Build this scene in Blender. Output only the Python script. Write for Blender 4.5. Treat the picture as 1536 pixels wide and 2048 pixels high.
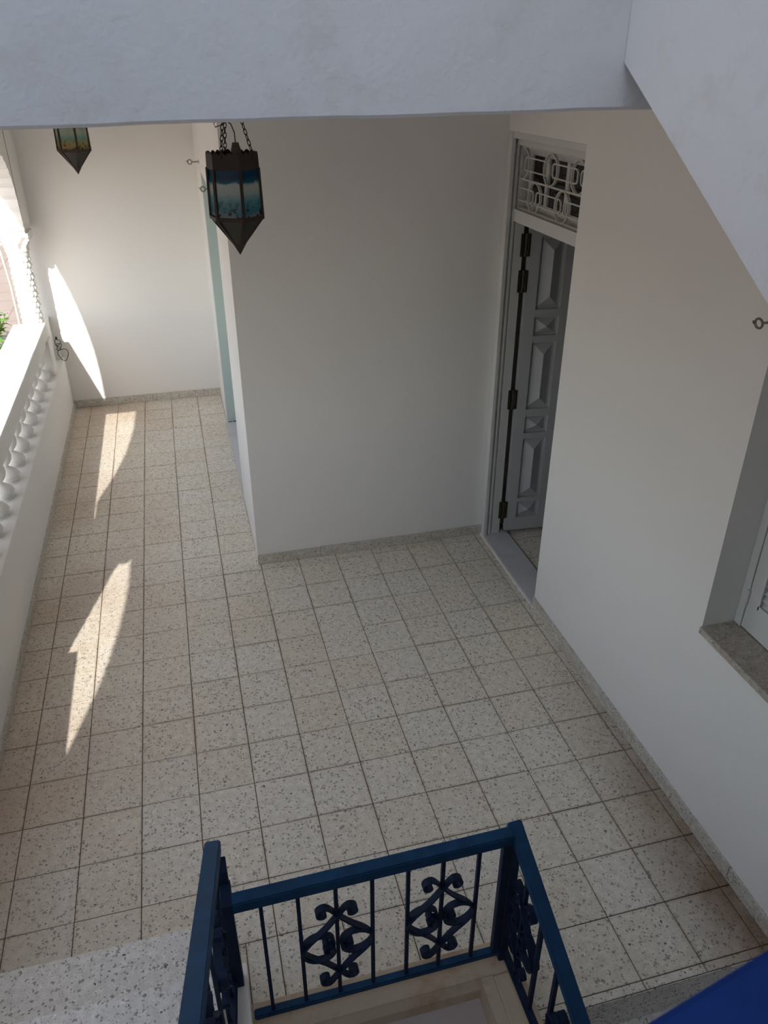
import bpy, bmesh, math, random
from mathutils import Vector, Matrix
random.seed(7)
for o in list(bpy.data.objects): bpy.data.objects.remove(o)
S = bpy.context.scene
COL = S.collection
PI = math.pi

# ------------------------------------------------------------------ camera
W, H, FPX = 1536, 2048, 1567.0
EYE = 2.9
cam_d = bpy.data.cameras.new('camera')
cam_d.sensor_fit = 'VERTICAL'; cam_d.sensor_height = 36.0
cam_d.lens = FPX / H * 36.0
cam_d.clip_start = 0.02
cam_d.dof.use_dof = True; cam_d.dof.focus_distance = 3.6; cam_d.dof.aperture_fstop = 10.0
cam = bpy.data.objects.new('camera', cam_d); COL.objects.link(cam)
# rows of R: world axes in camera coordinates (x right, y down, z forward)
R = ((.967271951, -.126050529, .220218610), (-.253741270, -.478514193, .840618543), (-.000582681, -.868985288, -.494837579))
M = Matrix(((R[0][0], -R[0][1], -R[0][2], 0), (R[1][0], -R[1][1], -R[1][2], 0), (R[2][0], -R[2][1], -R[2][2], EYE), (0, 0, 0, 1)))
cam.matrix_world = M
S.camera = cam

# ------------------------------------------------------------------ sky, sun, exposure
world = bpy.data.worlds.new('world'); S.world = world; world.use_nodes = True
wn = world.node_tree.nodes; wl = world.node_tree.links
SUN = Vector((1.0, 3.6, -2.77)).normalized()
sky = wn.new('ShaderNodeTexSky'); sky.sky_type = 'NISHITA'; sky.sun_disc = False
sky.sun_elevation = math.asin(-SUN.z); sky.sun_rotation = math.atan2(-SUN.x, -SUN.y)
sky.air_density = 1.0; sky.dust_density = 1.5; sky.ozone_density = 1.0
hsv = wn.new('ShaderNodeHueSaturation'); hsv.inputs['Saturation'].default_value = .62; wl.new(sky.outputs[0], hsv.inputs['Color'])   # hazy summer sky
bg = wn['Background']; wl.new(hsv.outputs[0], bg.inputs[0]); bg.inputs[1].default_value = 0.21
sd = bpy.data.lights.new('sun', 'SUN'); sd.energy = 3.0; sd.angle = math.radians(.53); sd.color = (1, .96, .90)
sun = bpy.data.objects.new('sun', sd); COL.objects.link(sun)
sun.rotation_euler = SUN.to_track_quat('-Z', 'Y').to_euler(); sun.location = (-4, -8, 9)
vs = S.view_settings; vs.view_transform = 'Standard'; vs.look = 'None'; vs.gamma = 1; vs.use_curve_mapping = False
vs.exposure = 0.78

# ------------------------------------------------------------------ helpers
def new_mat(name):
    m = bpy.data.materials.new(name); m.use_nodes = True
    nt = m.node_tree
    return m, nt, nt.nodes['Principled BSDF']
def lin(r, g, b):
    f = lambda c: ((c / 255 + .055) / 1.055) ** 2.4 if c / 255 > .04045 else c / 255 / 12.92
    return (f(r), f(g), f(b), 1)
def nd(nt, t, **kw):
    n = nt.nodes.new(t)
    for k, v in kw.items():
        if k.startswith('i_'): n.inputs[k[2:].replace('_', ' ')].default_value = v
        else: setattr(n, k, v)
    return n
def ramp(nt, fac, stops):
    r = nt.nodes.new('ShaderNodeValToRGB'); e = r.color_ramp.elements
    while len(e) < len(stops): e.new(.5)
    for i, (p, c) in enumerate(stops): e[i].position = p; e[i].color = c
    nt.links.new(fac, r.inputs[0]); return r
def mix(nt, fac, a, b, mode='MIX'):
    m = nt.nodes.new('ShaderNodeMix'); m.data_type = 'RGBA'; m.blend_type = mode
    for k, v in ((0, fac), (6, a), (7, b)):
        if hasattr(v, 'is_linked'): nt.links.new(v, m.inputs[k])
        else: m.inputs[k].default_value = v
    return m.outputs[2]
def math_n(nt, op, a, b=0.0):
    m = nt.nodes.new('ShaderNodeMath'); m.operation = op
    for k, v in ((0, a), (1, b)):
        if hasattr(v, 'is_linked'): nt.links.new(v, m.inputs[k])
        else: m.inputs[k].default_value = v
    return m.outputs[0]
def pos(nt): return nt.nodes.new('ShaderNodeNewGeometry').outputs['Position']

def plaster(name, col, var=.03, bump=.15, scale=60, rough=.75, stain=None, stain_amt=.0):
    m, nt, b = new_mat(name); L = nt.links; P = pos(nt)
    n1 = nd(nt, 'ShaderNodeTexNoise', i_Scale=1.3, i_Detail=4.0); L.new(P, n1.inputs['Vector'])
    c2 = tuple(max(0, c * (1 - var * 3)) for c in col[:3]) + (1,)
    r = ramp(nt, n1.outputs[0], [(.3, c2), (.7, col)])
    out = r.outputs[0]
    if stain:
        n2 = nd(nt, 'ShaderNodeTexNoise', i_Scale=5.0, i_Detail=8.0, i_Roughness=.7); L.new(P, n2.inputs['Vector'])
        r2 = ramp(nt, n2.outputs[0], [(.52, (0, 0, 0, 1)), (.72, (stain_amt,) * 3 + (1,))])
        out = mix(nt, r2.outputs[0], out, stain)
    L.new(out, b.inputs['Base Color'])
    n3 = nd(nt, 'ShaderNodeTexNoise', i_Scale=scale, i_Detail=6.0); L.new(P, n3.inputs['Vector'])
    n4 = nd(nt, 'ShaderNodeTexNoise', i_Scale=4.0, i_Detail=3.0); L.new(P, n4.inputs['Vector'])
    s = math_n(nt, 'ADD', n3.outputs[0], math_n(nt, 'MULTIPLY', n4.outputs[0], 6.0))
    bp = nd(nt, 'ShaderNodeBump', i_Strength=bump, i_Distance=.003); L.new(s, bp.inputs['Height']); L.new(bp.outputs[0], b.inputs['Normal'])
    b.inputs['Roughness'].default_value = rough
    return m

def terrazzo(name, base_a, base_b, chip_scale=76, rusty=False, rough=.45):
    m, nt, b = new_mat(name); L = nt.links
    P = pos(nt); oi = nt.nodes.new('ShaderNodeObjectInfo')
    off = nd(nt, 'ShaderNodeVectorMath', operation='MULTIPLY_ADD')
    off.inputs[1].default_value = (37, 53, 0)
    cmb = nt.nodes.new('ShaderNodeCombineXYZ')
    for k in range(3): L.new(oi.outputs['Random'], cmb.inputs[k])
    L.new(cmb.outputs[0], off.inputs[0]); L.new(P, off.inputs[2])
    V = off.outputs[0]
    # warp the chip cells a little so that the stones are angular and uneven
    wz = nd(nt, 'ShaderNodeTexNoise', i_Scale=70.0, i_Detail=2.0); L.new(V, wz.inputs['Vector'])
    wv = nd(nt, 'ShaderNodeVectorMath', operation='MULTIPLY_ADD'); wv.inputs[1].default_value = (.02, .02, .02)
    L.new(wz.outputs['Color'], wv.inputs[0]); L.new(V, wv.inputs[2]); VW = wv.outputs[0]
    # base tint: per tile and by large soft patches
    n1 = nd(nt, 'ShaderNodeTexNoise', i_Scale=1.1, i_Detail=4.0); L.new(P, n1.inputs['Vector'])
    f = math_n(nt, 'ADD', math_n(nt, 'MULTIPLY', oi.outputs['Random'], .45), math_n(nt, 'MULTIPLY', n1.outputs[0], .6))
    base = ramp(nt, f, [(.25, base_a), (.8, base_b)]).outputs[0]
    n2 = nd(nt, 'ShaderNodeTexNoise', i_Scale=30.0, i_Detail=5.0); L.new(V, n2.inputs['Vector'])
    base = mix(nt, .35, base, ramp(nt, n2.outputs[0], [(.3, lin(172, 162, 148)), (.7, lin(242, 238, 228))]).outputs[0])
    out = base
    def chips(scale, thr, width, col, amount, seed):
        nonlocal out
        sh = nd(nt, 'ShaderNodeVectorMath', operation='ADD'); sh.inputs[1].default_value = (seed, seed * 1.7, 0); L.new(VW, sh.inputs[0])
        v = nd(nt, 'ShaderNodeTexVoronoi', feature='F1', distance='MANHATTAN', i_Scale=scale); L.new(sh.outputs[0], v.inputs['Vector'])
        sep = nt.nodes.new('ShaderNodeSeparateColor'); L.new(v.outputs['Color'], sep.inputs[0])
        size = math_n(nt, 'MULTIPLY', sep.outputs[0], width * 1.2)       # each cell its own stone size
        inside = math_n(nt, 'LESS_THAN', v.outputs['Distance'], size)
        pick = math_n(nt, 'GREATER_THAN', sep.outputs[1], thr)
        fac = math_n(nt, 'MULTIPLY', math_n(nt, 'MULTIPLY', inside, pick), amount)
        tint = mix(nt, sep.outputs[2], col, tuple(c * 1.7 for c in col[:3]) + (1,))
        out = mix(nt, fac, out, tint)
    chips(chip_scale * 1.9, .30, .55, lin(158, 152, 142), .65, 0)
    chips(chip_scale * 1.5, .45, .50, lin(226, 222, 212), .6, 3.1)
    chips(chip_scale, .28, .60, lin(120, 116, 110), .8, 5.3)
    chips(chip_scale * .8, .90, .40, lin(62, 59, 57), .9, 9.7)
    if rusty:
        tg = nt.nodes.new('ShaderNodeTexCoord'); sg = nt.nodes.new('ShaderNodeSeparateXYZ'); L.new(tg.outputs['Generated'], sg.inputs[0])
        def edge(q): return math_n(nt, 'MINIMUM', q, math_n(nt, 'SUBTRACT', 1.0, q))
        ed = math_n(nt, 'MINIMUM', edge(sg.outputs[0]), edge(sg.outputs[1]))
        ng = nd(nt, 'ShaderNodeTexNoise', i_Scale=2.2, i_Detail=6.0); L.new(P, ng.inputs['Vector'])
        eg = nd(nt, 'ShaderNodeMapRange', i_From_Min=.045, i_From_Max=.0); L.new(ed, eg.inputs[0])
        kg = math_n(nt, 'MULTIPLY', eg.outputs[0], ramp(nt, ng.outputs[0], [(.38, (0, 0, 0, 1)), (.68, (.42, .42, .42, 1))]).outputs[0])
        out = mix(nt, kg, out, lin(138, 104, 70))
        sx = nt.nodes.new('ShaderNodeSeparateXYZ'); L.new(P, sx.inputs[0])
        n3 = nd(nt, 'ShaderNodeTexNoise', i_Scale=3.2, i_Detail=7.0, i_Roughness=.65); L.new(P, n3.inputs['Vector'])
        # rust washed off along the skirting and earthy patches beside the parapet
        a = nd(nt, 'ShaderNodeMapRange', i_From_Min=1.50, i_From_Max=1.84); L.new(sx.outputs[0], a.inputs[0])
        a2 = nd(nt, 'ShaderNodeMapRange', i_From_Min=3.4, i_From_Max=1.6); L.new(sx.outputs[1], a2.inputs[0])
        k = math_n(nt, 'MULTIPLY', math_n(nt, 'MULTIPLY', a.outputs[0], a2.outputs[0]), math_n(nt, 'MULTIPLY', n3.outputs[0], 1.5))
        out = mix(nt, math_n(nt, 'MINIMUM', k, .8), out, lin(112, 74, 40))
        n5 = nd(nt, 'ShaderNodeTexNoise', i_Scale=.9, i_Detail=5.0); L.new(P, n5.inputs['Vector'])
        a3 = nd(nt, 'ShaderNodeMapRange', i_From_Min=-.1, i_From_Max=-1.0); L.new(sx.outputs[0], a3.inputs[0])
        k2 = math_n(nt, 'MULTIPLY', a3.outputs[0], ramp(nt, n5.outputs[0], [(.35, (.05, .05, .05, 1)), (.65, (.6, .6, .6, 1))]).outputs[0])
        out = mix(nt, k2, out, lin(176, 138, 108), 'MIX')
    L.new(out, b.inputs['Base Color'])
    b.inputs['Roughness'].default_value = rough
    bp = nd(nt, 'ShaderNodeBump', i_Strength=.12, i_Distance=.001); L.new(n2.outputs[0], bp.inputs['Height']); L.new(bp.outputs[0], b.inputs['Normal'])
    return m

def paint(name, col, rough=.4, metal=0.0, var=.15, bump=.05, scale=40):
    m, nt, b = new_mat(name); L = nt.links; P = pos(nt)
    n = nd(nt, 'ShaderNodeTexNoise', i_Scale=scale * .3, i_Detail=6.0); L.new(P, n.inputs['Vector'])
    r = ramp(nt, n.outputs[0], [(.3, tuple(c * (1 - var) for c in col[:3]) + (1,)), (.7, tuple(min(1, c * (1 + var)) for c in col[:3]) + (1,))])
    L.new(r.outputs[0], b.inputs['Base Color']); b.inputs['Roughness'].default_value = rough; b.inputs['Metallic'].default_value = metal
    if rough > .55 and metal == 0: b.inputs['Specular IOR Level'].default_value = .25
    n2 = nd(nt, 'ShaderNodeTexNoise', i_Scale=scale * 4, i_Detail=3.0); L.new(P, n2.inputs['Vector'])
    bp = nd(nt, 'ShaderNodeBump', i_Strength=bump, i_Distance=.001); L.new(n2.outputs[0], bp.inputs['Height']); L.new(bp.outputs[0], b.inputs['Normal'])
    return m

MT = {}
MT['white'] = plaster('white_plaster', lin(240, 238, 233), var=.006, bump=.25)
MT['upper'] = plaster('weathered_white_plaster', lin(224, 224, 224), var=.02, bump=.5, scale=90, stain=lin(196, 192, 182), stain_amt=.5)
MT['lime'] = plaster('lime_washed_masonry', lin(240, 238, 234), var=.01, bump=.3)
MT['ceiling'] = plaster('ceiling_paint', lin(238, 236, 231), var=.01, bump=.2)
MT['green'] = plaster('pale_green_reveal', lin(186, 204, 200), var=.02, bump=.2)
MT['kerb'] = plaster('cream_render', lin(214, 194, 168), var=.06, bump=.5, scale=40, stain=lin(168, 126, 86), stain_amt=.8)
MT['slab'] = plaster('grey_render', lin(196, 182, 174), var=.05, bump=.35, scale=30, stain=lin(214, 204, 196), stain_amt=.4)
MT['grout'] = plaster('joint_mortar', lin(112, 90, 66), var=.1, bump=.6, scale=200, stain=lin(70, 46, 26), stain_amt=.8)
MT['tile'] = terrazzo('terrazzo_tile', lin(240, 228, 206), lin(246, 241, 228), rusty=True)
MT['step'] = terrazzo('terrazzo_step', lin(240, 236, 230), lin(244, 241, 236), chip_scale=80)
MT['skirt'] = terrazzo('terrazzo_skirting', lin(196, 190, 176), lin(206, 202, 190), chip_scale=95)
MT['sill'] = terrazzo('terrazzo_sill', lin(156, 142, 126), lin(172, 162, 150), chip_scale=110)
MT['marble'] = plaster('grey_marble', lin(214, 216, 220), var=.04, bump=.05, rough=.35, stain=lin(186, 188, 192), stain_amt=.6)
MT['wood'] = paint('white_painted_wood', lin(216, 216, 212), rough=.45, var=.03, scale=20)
MT['leafpaint'] = paint('grey_white_door_paint', lin(186, 188, 188), rough=.4, var=.03, scale=20)
MT['whitemetal'] = paint('white_painted_iron', lin(216, 212, 202), rough=.45, var=.05)
MT['blue'] = paint('blue_painted_iron', lin(17, 60, 94), rough=.6, var=.22, bump=.25, scale=60)
MT['bluebar'] = paint('dark_blue_painted_bar', lin(16, 34, 60), rough=.6, var=.2, bump=.25, scale=60)
MT['bright'] = paint('fresh_blue_painted_iron', lin(2, 44, 106), rough=.7, var=.1)
MT['hinge'] = paint('old_brass_hinge', lin(70, 62, 48), rough=.5, metal=.6)
MT['iron'] = paint('rusty_lantern_iron', lin(56, 46, 40), rough=.65, metal=.3, var=.3, bump=.4)
MT['dark'] = paint('dark_wood', lin(60, 56, 52), rough=.8)  # even dark brown wood colour, used by no part
MT['steel'] = paint('galvanised_hook', lin(140, 136, 128), rough=.45, metal=.6)
MT['wire'] = paint('black_cable', lin(34, 32, 32), rough=.6)
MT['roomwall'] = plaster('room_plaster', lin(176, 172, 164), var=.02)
MT['glass'] = paint('dark_window_glass', lin(34, 32, 30), rough=.12, var=.1, bump=0)
MT['socket'] = paint('old_lamp_socket', lin(92, 80, 68), rough=.7)
MT['leaf'] = paint('green_leaf', lin(96, 140, 52), rough=.55, var=.35, scale=90)
MT['stem'] = paint('brown_stem', lin(110, 84, 58), rough=.8)
MT['pole'] = paint('pale_cable', lin(226, 214, 196), rough=.6)
MT['pipe'] = paint('grey_pipe', lin(132, 124, 120), rough=.6)

def obj(name, bm, mat, parent=None, smooth=False, loc=None):
    me = bpy.data.meshes.new(name)
    bmesh.ops.recalc_face_normals(bm, faces=bm.faces)
    bm.to_mesh(me); bm.free()
    if smooth:
        for p in me.polygons: p.use_smooth = True
    return link(name, me, mat, parent, loc)
def link(name, me, mat=None, parent=None, loc=None):
    if mat is not None and not me.materials: me.materials.append(MT[mat])
    o = bpy.data.objects.new(name, me); COL.objects.link(o)
    if parent is not None: o.parent = parent
    if loc is not None: o.location = loc
    return o
def empty(name, loc=(0, 0, 0)):
    o = bpy.data.objects.new(name, None); COL.objects.link(o); o.location = loc; o.empty_display_size = .1
    return o
def tag(o, label=None, cat=None, group=None, kind=None):
    if label: o['label'] = label
    if cat: o['category'] = cat
    if group: o['group'] = group
    if kind: o['kind'] = kind
    return o
def structure(o, label): 
    o['label'] = label; o['kind'] = 'structure'; o['category'] = 'building'; return o
def box(bm, x0, x1, y0, y1, z0, z1, bev=0):
    v = [bm.verts.new((x, y, z)) for x in (x0, x1) for y in (y0, y1) for z in (z0, z1)]
    fs = [(0, 1, 3, 2), (4, 6, 7, 5), (0, 4, 5, 1), (2, 3, 7, 6), (0, 2, 6, 4), (1, 5, 7, 3)]
    faces = [bm.faces.new([v[i] for i in f]) for f in fs]
    if bev:
        es = list({e for f in faces for e in f.edges})
        bmesh.ops.bevel(bm, geom=es, offset=bev, segments=2, affect='EDGES', profile=.5)
def boxes(name, lst, mat, parent=None, bev=0, loc=None):
    bm = bmesh.new()
    for b in lst: box(bm, *b, bev=bev)
    return obj(name, bm, mat, parent, loc=loc)
def prism(bm, pts, fn):
    """closed polygon pts extruded: fn(p, side) -> xyz"""
    a = [bm.verts.new(fn(p, 0)) for p in pts]; b = [bm.verts.new(fn(p, 1)) for p in pts]
    bm.faces.new(a); bm.faces.new(b[::-1]); n = len(pts)
    for i in range(n): bm.faces.new((a[i], a[(i + 1) % n], b[(i + 1) % n], b[i]))
def tube(bm, pts, r, seg=8, closed=False):
    pts = [Vector(p) for p in pts]; n = len(pts); rings = []
    up = None
    for i, p in enumerate(pts):
        if closed: t = pts[(i + 1) % n] - pts[i - 1]
        else: t = pts[min(i + 1, n - 1)] - pts[max(i - 1, 0)]
        t.normalize()
        if up is None: up = Vector((0, 0, 1)) if abs(t.z) < .9 else Vector((1, 0, 0))
        a = t.cross(up).normalized(); up = a.cross(t).normalized()
        rr = r[i] if isinstance(r, (list, tuple)) else r
        rings.append([bm.verts.new(p + (a * math.cos(2 * PI * k / seg) + up * math.sin(2 * PI * k / seg)) * rr) for k in range(seg)])
    m = n if closed else n - 1
    for i in range(m):
        A, B = rings[i], rings[(i + 1) % n]
        for k in range(seg): bm.faces.new((A[k], A[(k + 1) % seg], B[(k + 1) % seg], B[k]))
    if not closed:
        bm.faces.new(rings[0][::-1]); bm.faces.new(rings[-1])
def lathe(bm, prof, seg=20, c=(0, 0)):
    rings = [[bm.verts.new((c[0] + r * math.cos(2 * PI * k / seg), c[1] + r * math.sin(2 * PI * k / seg), z)) for k in range(seg)] for r, z in prof]
    for A, B in zip(rings, rings[1:]):
        for k in range(seg): bm.faces.new((A[k], A[(k + 1) % seg], B[(k + 1) % seg], B[k]))
    bm.faces.new(rings[0][::-1]); bm.faces.new(rings[-1])
def bar(bm, a, b, w, h):
    """rectangular bar from a to b, w across (horizontal), h upright"""
    a = Vector(a); b = Vector(b); t = (b - a).normalized()
    side = t.cross(Vector((0, 0, 1)))
    side = Vector((1, 0, 0)) if side.length < 1e-4 else side.normalized()
    up = side.cross(t).normalized()
    v = [bm.verts.new(p + side * (sx * w / 2) + up * (sy * h / 2)) for p in (a, b) for sx, sy in ((-1, -1), (1, -1), (1, 1), (-1, 1))]
    for f in ((0, 1, 2, 3), (7, 6, 5, 4), (0, 4, 5, 1), (1, 5, 6, 2), (2, 6, 7, 3), (3, 7, 4, 0)): bm.faces.new([v[i] for i in f])

# ------------------------------------------------------------------ measures of the place (metres)
XR = 1.885            # right wall
XL = -1.105           # foot of the parapet on the left
YB = 4.46             # face of the jutting room
XB = .30              # corridor side of the jutting room
YF = 7.69             # far wall
YBEAM = 1.58
ZC = 2.98             # porch ceiling

# ------------------------------------------------------------------ floor
PX, PY = .2525, .2535
xe = [XL] + [-.9487 + PX * k for k in range(12)] + [XR]
ye = [1.312] + [2.868 + PY * k for k in range(-6, 19)] + [YF]
fl = boxes('floor', [(-1.2, XB + .02, YB - .02, YF + .1, -.15, -.004), (-1.2, XR + .13, 1.6, YB, -.15, -.004), (.9, XR + .05, 1.3125, 1.62, -.15, -.004)], 'grout')
structure(fl, 'speckled terrazzo tile floor of the covered porch')
tile_cache = {}
def tile_mesh(w, d):
    k = (round(w, 3), round(d, 3))
    if k not in tile_cache:
        bm = bmesh.new(); t = .012; c = .0012
        z = [(-t, 0), (-c, 0), (0, c)]
        rings = [[bm.verts.new((sx * (w / 2 - o), sy * (d / 2 - o), zz)) for sx, sy in ((-1, -1), (1, -1), (1, 1), (-1, 1))] for zz, o in z]
        for A, B in zip(rings, rings[1:]):
            for i in range(4): bm.faces.new((A[i], A[(i + 1) % 4], B[(i + 1) % 4], B[i]))
        bm.faces.new(rings[-1])
        me = bpy.data.meshes.new('floor_tile'); bm.to_mesh(me); bm.free(); me.materials.append(MT['tile']); tile_cache[k] = me
    return tile_cache[k]
G = .0018
link('floor_tile', tile_mesh(.092, .146), None, fl, (-.107, 1.779, 0))
for i in range(len(xe) - 1):
    for j in range(len(ye) - 1):
        x0, x1, y0, y1 = xe[i], xe[i + 1], ye[j], ye[j + 1]
        if y0 >= YB - .01 and x0 >= XB - .02: continue
        if y0 < YB - .01 < y1 and x0 > XB - .1: y1 = min(y1, YB) 
        if y0 >= YB - .06 and x1 > XB: x1 = XB
        if x1 <= -.18 and y1 <= 1.87: continue                 # under the stair
        if x0 < -.18 and x1 < .07 and y1 <= 1.87 and y0 > 1.59: x0 = -.060
        if x0 < -.1 and x1 < .07 and y0 < 1.59: continue
        if x0 >= -.2 and x1 < .9 and y0 < 1.59:
            if y1 <= 1.63: continue
            y0 = 1.60
        if x0 < .9 < x1 and y0 < 1.59:
            x0 = .905
        if y1 - y0 < .01 or x1 - x0 < .01: continue
        o = link('floor_tile', tile_mesh(x1 - x0 - 2 * G, y1 - y0 - 2 * G), None, fl, ((x0 + x1) / 2, (y0 + y1) / 2, random.uniform(-.0006, .0006)))
        o.rotation_euler = (random.uniform(-.002, .002), random.uniform(-.002, .002), random.uniform(-.002, .002))

# ------------------------------------------------------------------ walls
def walls(name, lst, mat, label):
    return structure(boxes(name, lst, mat), label)
DY0, DY1, DZ = 3.555, 4.452, 2.59       # door opening in the right wall
WY0, WY1, WZ0, WZ1 = .95, 2.117, .93, 2.06
XT = XR + .12
walls('wall_right', [(XR, XT, -1.6, WY0, -1.6, 4.6), (XR, XT, WY0, WY1, -1.6, WZ0 - .03), (XR, XT, WY0, WY1, WZ1, 4.6),
                     (XR, XT, WY1, DY0, -1.6, 4.6), (XR, XT, DY0, DY1, DZ, 3.3), (XR, XT, DY0, DY1, -.4, -.02), (XR, XT, DY1, 5.2, -.2, 3.3)], 'white',
      'smooth white plaster wall holding the doorway and the shuttered window')
HY0, HY1, HZ = 5.42, 6.94, 2.17         # doorway on the corridor side
walls('wall_block', [(XB, XR, YB, HY0, -.2, 3.0), (XB, .52, HY0, HY1, HZ, 3.0), (XB, .52, HY1, YF + .1, -.2, 3.0), (.56, XR, HY0, YF + .1, -.2, 3.0)], 'white',
      'white plastered corner of the room that juts into the porch')
walls('wall_far', [(-1.36, XB + .02, YF, YF + .2, -.6, 3.3)], 'white', 'white end wall of the porch crossed by a sliver of sunlight')
boxes('ceiling', [(-1.42, 4.6, YBEAM + .1, YF + .2, ZC, ZC + .22)], 'ceiling')
structure(bpy.data.objects['ceiling'], 'plain white ceiling slab over the porch')
# beam and parapet over the porch entrance, its lower edge slightly out of level and uneven
bm = bmesh.new(); N = 40; x0, x1 = -1.42, XR
top = 4.0
for f in range(1):
    pts = []
    for i in range(N + 1):
        x = x0 + (x1 - x0) * i / N
        z = 2.812 + .0135 * (x + .3) + .0007 * math.sin(i * 1.9) + .0008 * math.sin(i * .7 + 1)
        pts.append((x, z))
    poly = pts + [(x1, top), (x0, top)]
    lo = [bm.verts.new((p[0], YBEAM, p[1])) for p in pts]; lo2 = [bm.verts.new((p[0], YBEAM + .006, p[1] - .006)) for p in pts]; lo3 = [bm.verts.new((p[0], YBEAM + .22, p[1] - .006)) for p in pts]
    hi = [bm.verts.new((p[0], YBEAM, top)) for p in pts]; hi3 = [bm.verts.new((p[0], YBEAM + .22, top)) for p in pts]
    for i in range(N):
        for A, B in ((hi, lo), (lo, lo2), (lo2, lo3), (lo3, hi3), (hi3, hi)):
            bm.faces.new((A[i], A[i + 1], B[i + 1], B[i]))
    for k in (0, N): bm.faces.new((hi[k], lo[k], lo2[k], lo3[k], hi3[k]))
structure(obj('wall_front', bm, 'upper'), 'weathered white parapet beam over the porch entrance')

# stair house round the viewer
walls('wall_left', [(-1.42, -1.2, -1.6, .80, -1.6, 6.4)], 'upper', 'tall white wall beside the lower stair flight')
walls('wall_back', [(-1.42, XT, -1.8, -1.6, -1.6, 6.4)], 'upper', 'tall white wall behind the stair landing')

# interior seen through the open door
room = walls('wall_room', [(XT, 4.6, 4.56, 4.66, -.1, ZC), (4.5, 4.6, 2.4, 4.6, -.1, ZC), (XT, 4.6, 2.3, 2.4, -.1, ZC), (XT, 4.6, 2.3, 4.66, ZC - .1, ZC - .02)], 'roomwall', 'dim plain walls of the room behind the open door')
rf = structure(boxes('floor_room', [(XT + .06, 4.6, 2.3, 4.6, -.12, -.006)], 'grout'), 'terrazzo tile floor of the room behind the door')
for i in range(5):
    for j in range(6):
        link('floor_tile', tile_mesh(PX - 2 * G, PX - 2 * G), None, rf, (2.075 + PX / 2 + i * PX, 3.05 + PX / 2 + j * PX, random.uniform(-.0005, .0005)))

# ------------------------------------------------------------------ arcade on the left: arches
AX0, AX1 = -1.40, -1.150
ZS, ZAP = 1.70, 2.41
bm = bmesh.new()
def arch(y0, y1, zs=ZS, zap=ZAP, n=64, cusps=23):
    c = (y0 + y1) / 2; w = (y1 - y0) / 2; h = zap - zs; pts = []
    for i in range(n * 2 + 1):
        t = PI * i / (2 * n)
        e = 2 / 2.7
        cy = -math.copysign(abs(math.cos(t)) ** e, math.cos(t)); sz = abs(math.sin(t)) ** e
        k = .018 * abs(math.sin(cusps * t)) * (0 if t < .02 or t > PI - .02 else 1)
        pts.append((c + cy * (w - k * abs(cy)), zs + (h - k) * sz + 0 * k))
    top = 3.05
    rows = []
    for y, z in pts:
        rows.append([bm.verts.new((AX1, y, z)), bm.verts.new((AX1, y, top)), bm.verts.new((AX0, y, top)), bm.verts.new((AX0, y, z))])
    for A, B in zip(rows, rows[1:]):
        for k in range(4): bm.faces.new((A[k], A[(k + 1) % 4], B[(k + 1) % 4], B[k]))
    bm.faces.new(rows[0]); bm.faces.new(rows[-1][::-1])
BAYS = [(.83, 2.57), (3.45, 5.30), (5.56, 7.29)]
for a, b in BAYS: arch(a, b)
for a, b in ((.60, .83), (2.57, 3.45), (7.29, 7.70)):
    box(bm, AX0, AX1, a, b, ZS, 3.05)
box(bm, AX0, AX1, 5.30, 5.56, 1.645, 3.05); box(bm, AX0 - .008, AX1 + .008, 5.29, 5.57, 1.66, 1.70, bev=.004)   # pendant between the two far arches
box(bm, AX0, AX1 - .06, 2.80, 3.22, .4, ZS)     # solid pier between two columns
box(bm, AX0, AX1, .55, .80, -.2, 3.05)
structure(obj('wall_arcade', bm, 'lime'), 'white arcade wall with scalloped horseshoe arches above the parapet')

# columns
def shaft_mesh():
    bm = bmesh.new(); seg = 72; rows = 120; z0, z1 = .40, 1.53; rr = []
    for j in range(rows + 1):
        z = z0 + (z1 - z0) * j / rows; ring = []
        for k in range(seg):
            th = 2 * PI * k / seg
            row = (z - z0) / .048; ri = math.floor(row); fz = row - ri
            u = (th / (2 * PI) * 12 + .5 * (ri % 2) + ri * .08) % 1 - .5
            d = math.sqrt((u * 1.6) ** 2 + ((fz - .15)) ** 2)
            r = .080 + .016 * max(0, 1 - d * 1.1) * (1 - .3 * fz)
            if j < 2 or j > rows - 4: r = .088
            ring.append(bm.verts.new((r * math.cos(th), r * math.sin(th), z)))
        rr.append(ring)
    for A, B in zip(rr, rr[1:]):
        for k in range(seg): bm.faces.new((A[k], A[(k + 1) % seg], B[(k + 1) % seg], B[k]))
    bm.faces.new(rr[0][::-1]); bm.faces.new(rr[-1])
    me = bpy.data.meshes.new('shaft'); bm.to_mesh(me); bm.free()
    for p in me.polygons: p.use_smooth = True
    return me
def capital_mesh():
    bm = bmesh.new(); seg = 48; prof = [(0, 1.53), (.1, 1.545), (.25, 1.57), (.5, 1.60), (.75, 1.63), (.9, 1.65), (1, 1.665)]
    rings = []
    for f, z in prof:
        ring = []
        for k in range(seg):
            th = 2 * PI * k / seg; c, s = math.cos(th), math.sin(th)
            sq = .128 / max(abs(c), abs(s)); sq = min(sq, .150)
            leaf = .010 * math.sin(8 * th) * math.sin(f * PI)
            r = .086 + (sq - .086) * f ** 1.6 + leaf + (.008 if z == 1.545 else 0)
            ring.append(bm.verts.new((r * c, r * s, z)))
        rings.append(ring)
    for A, B in zip(rings, rings[1:]):
        for k in range(seg): bm.faces.new((A[k], A[(k + 1) % seg], B[(k + 1) % seg], B[k]))
    bm.faces.new(rings[0][::-1]); bm.faces.new(rings[-1])
    me = bpy.data.meshes.new('capital'); bm.to_mesh(me); bm.free(); return me
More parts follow.
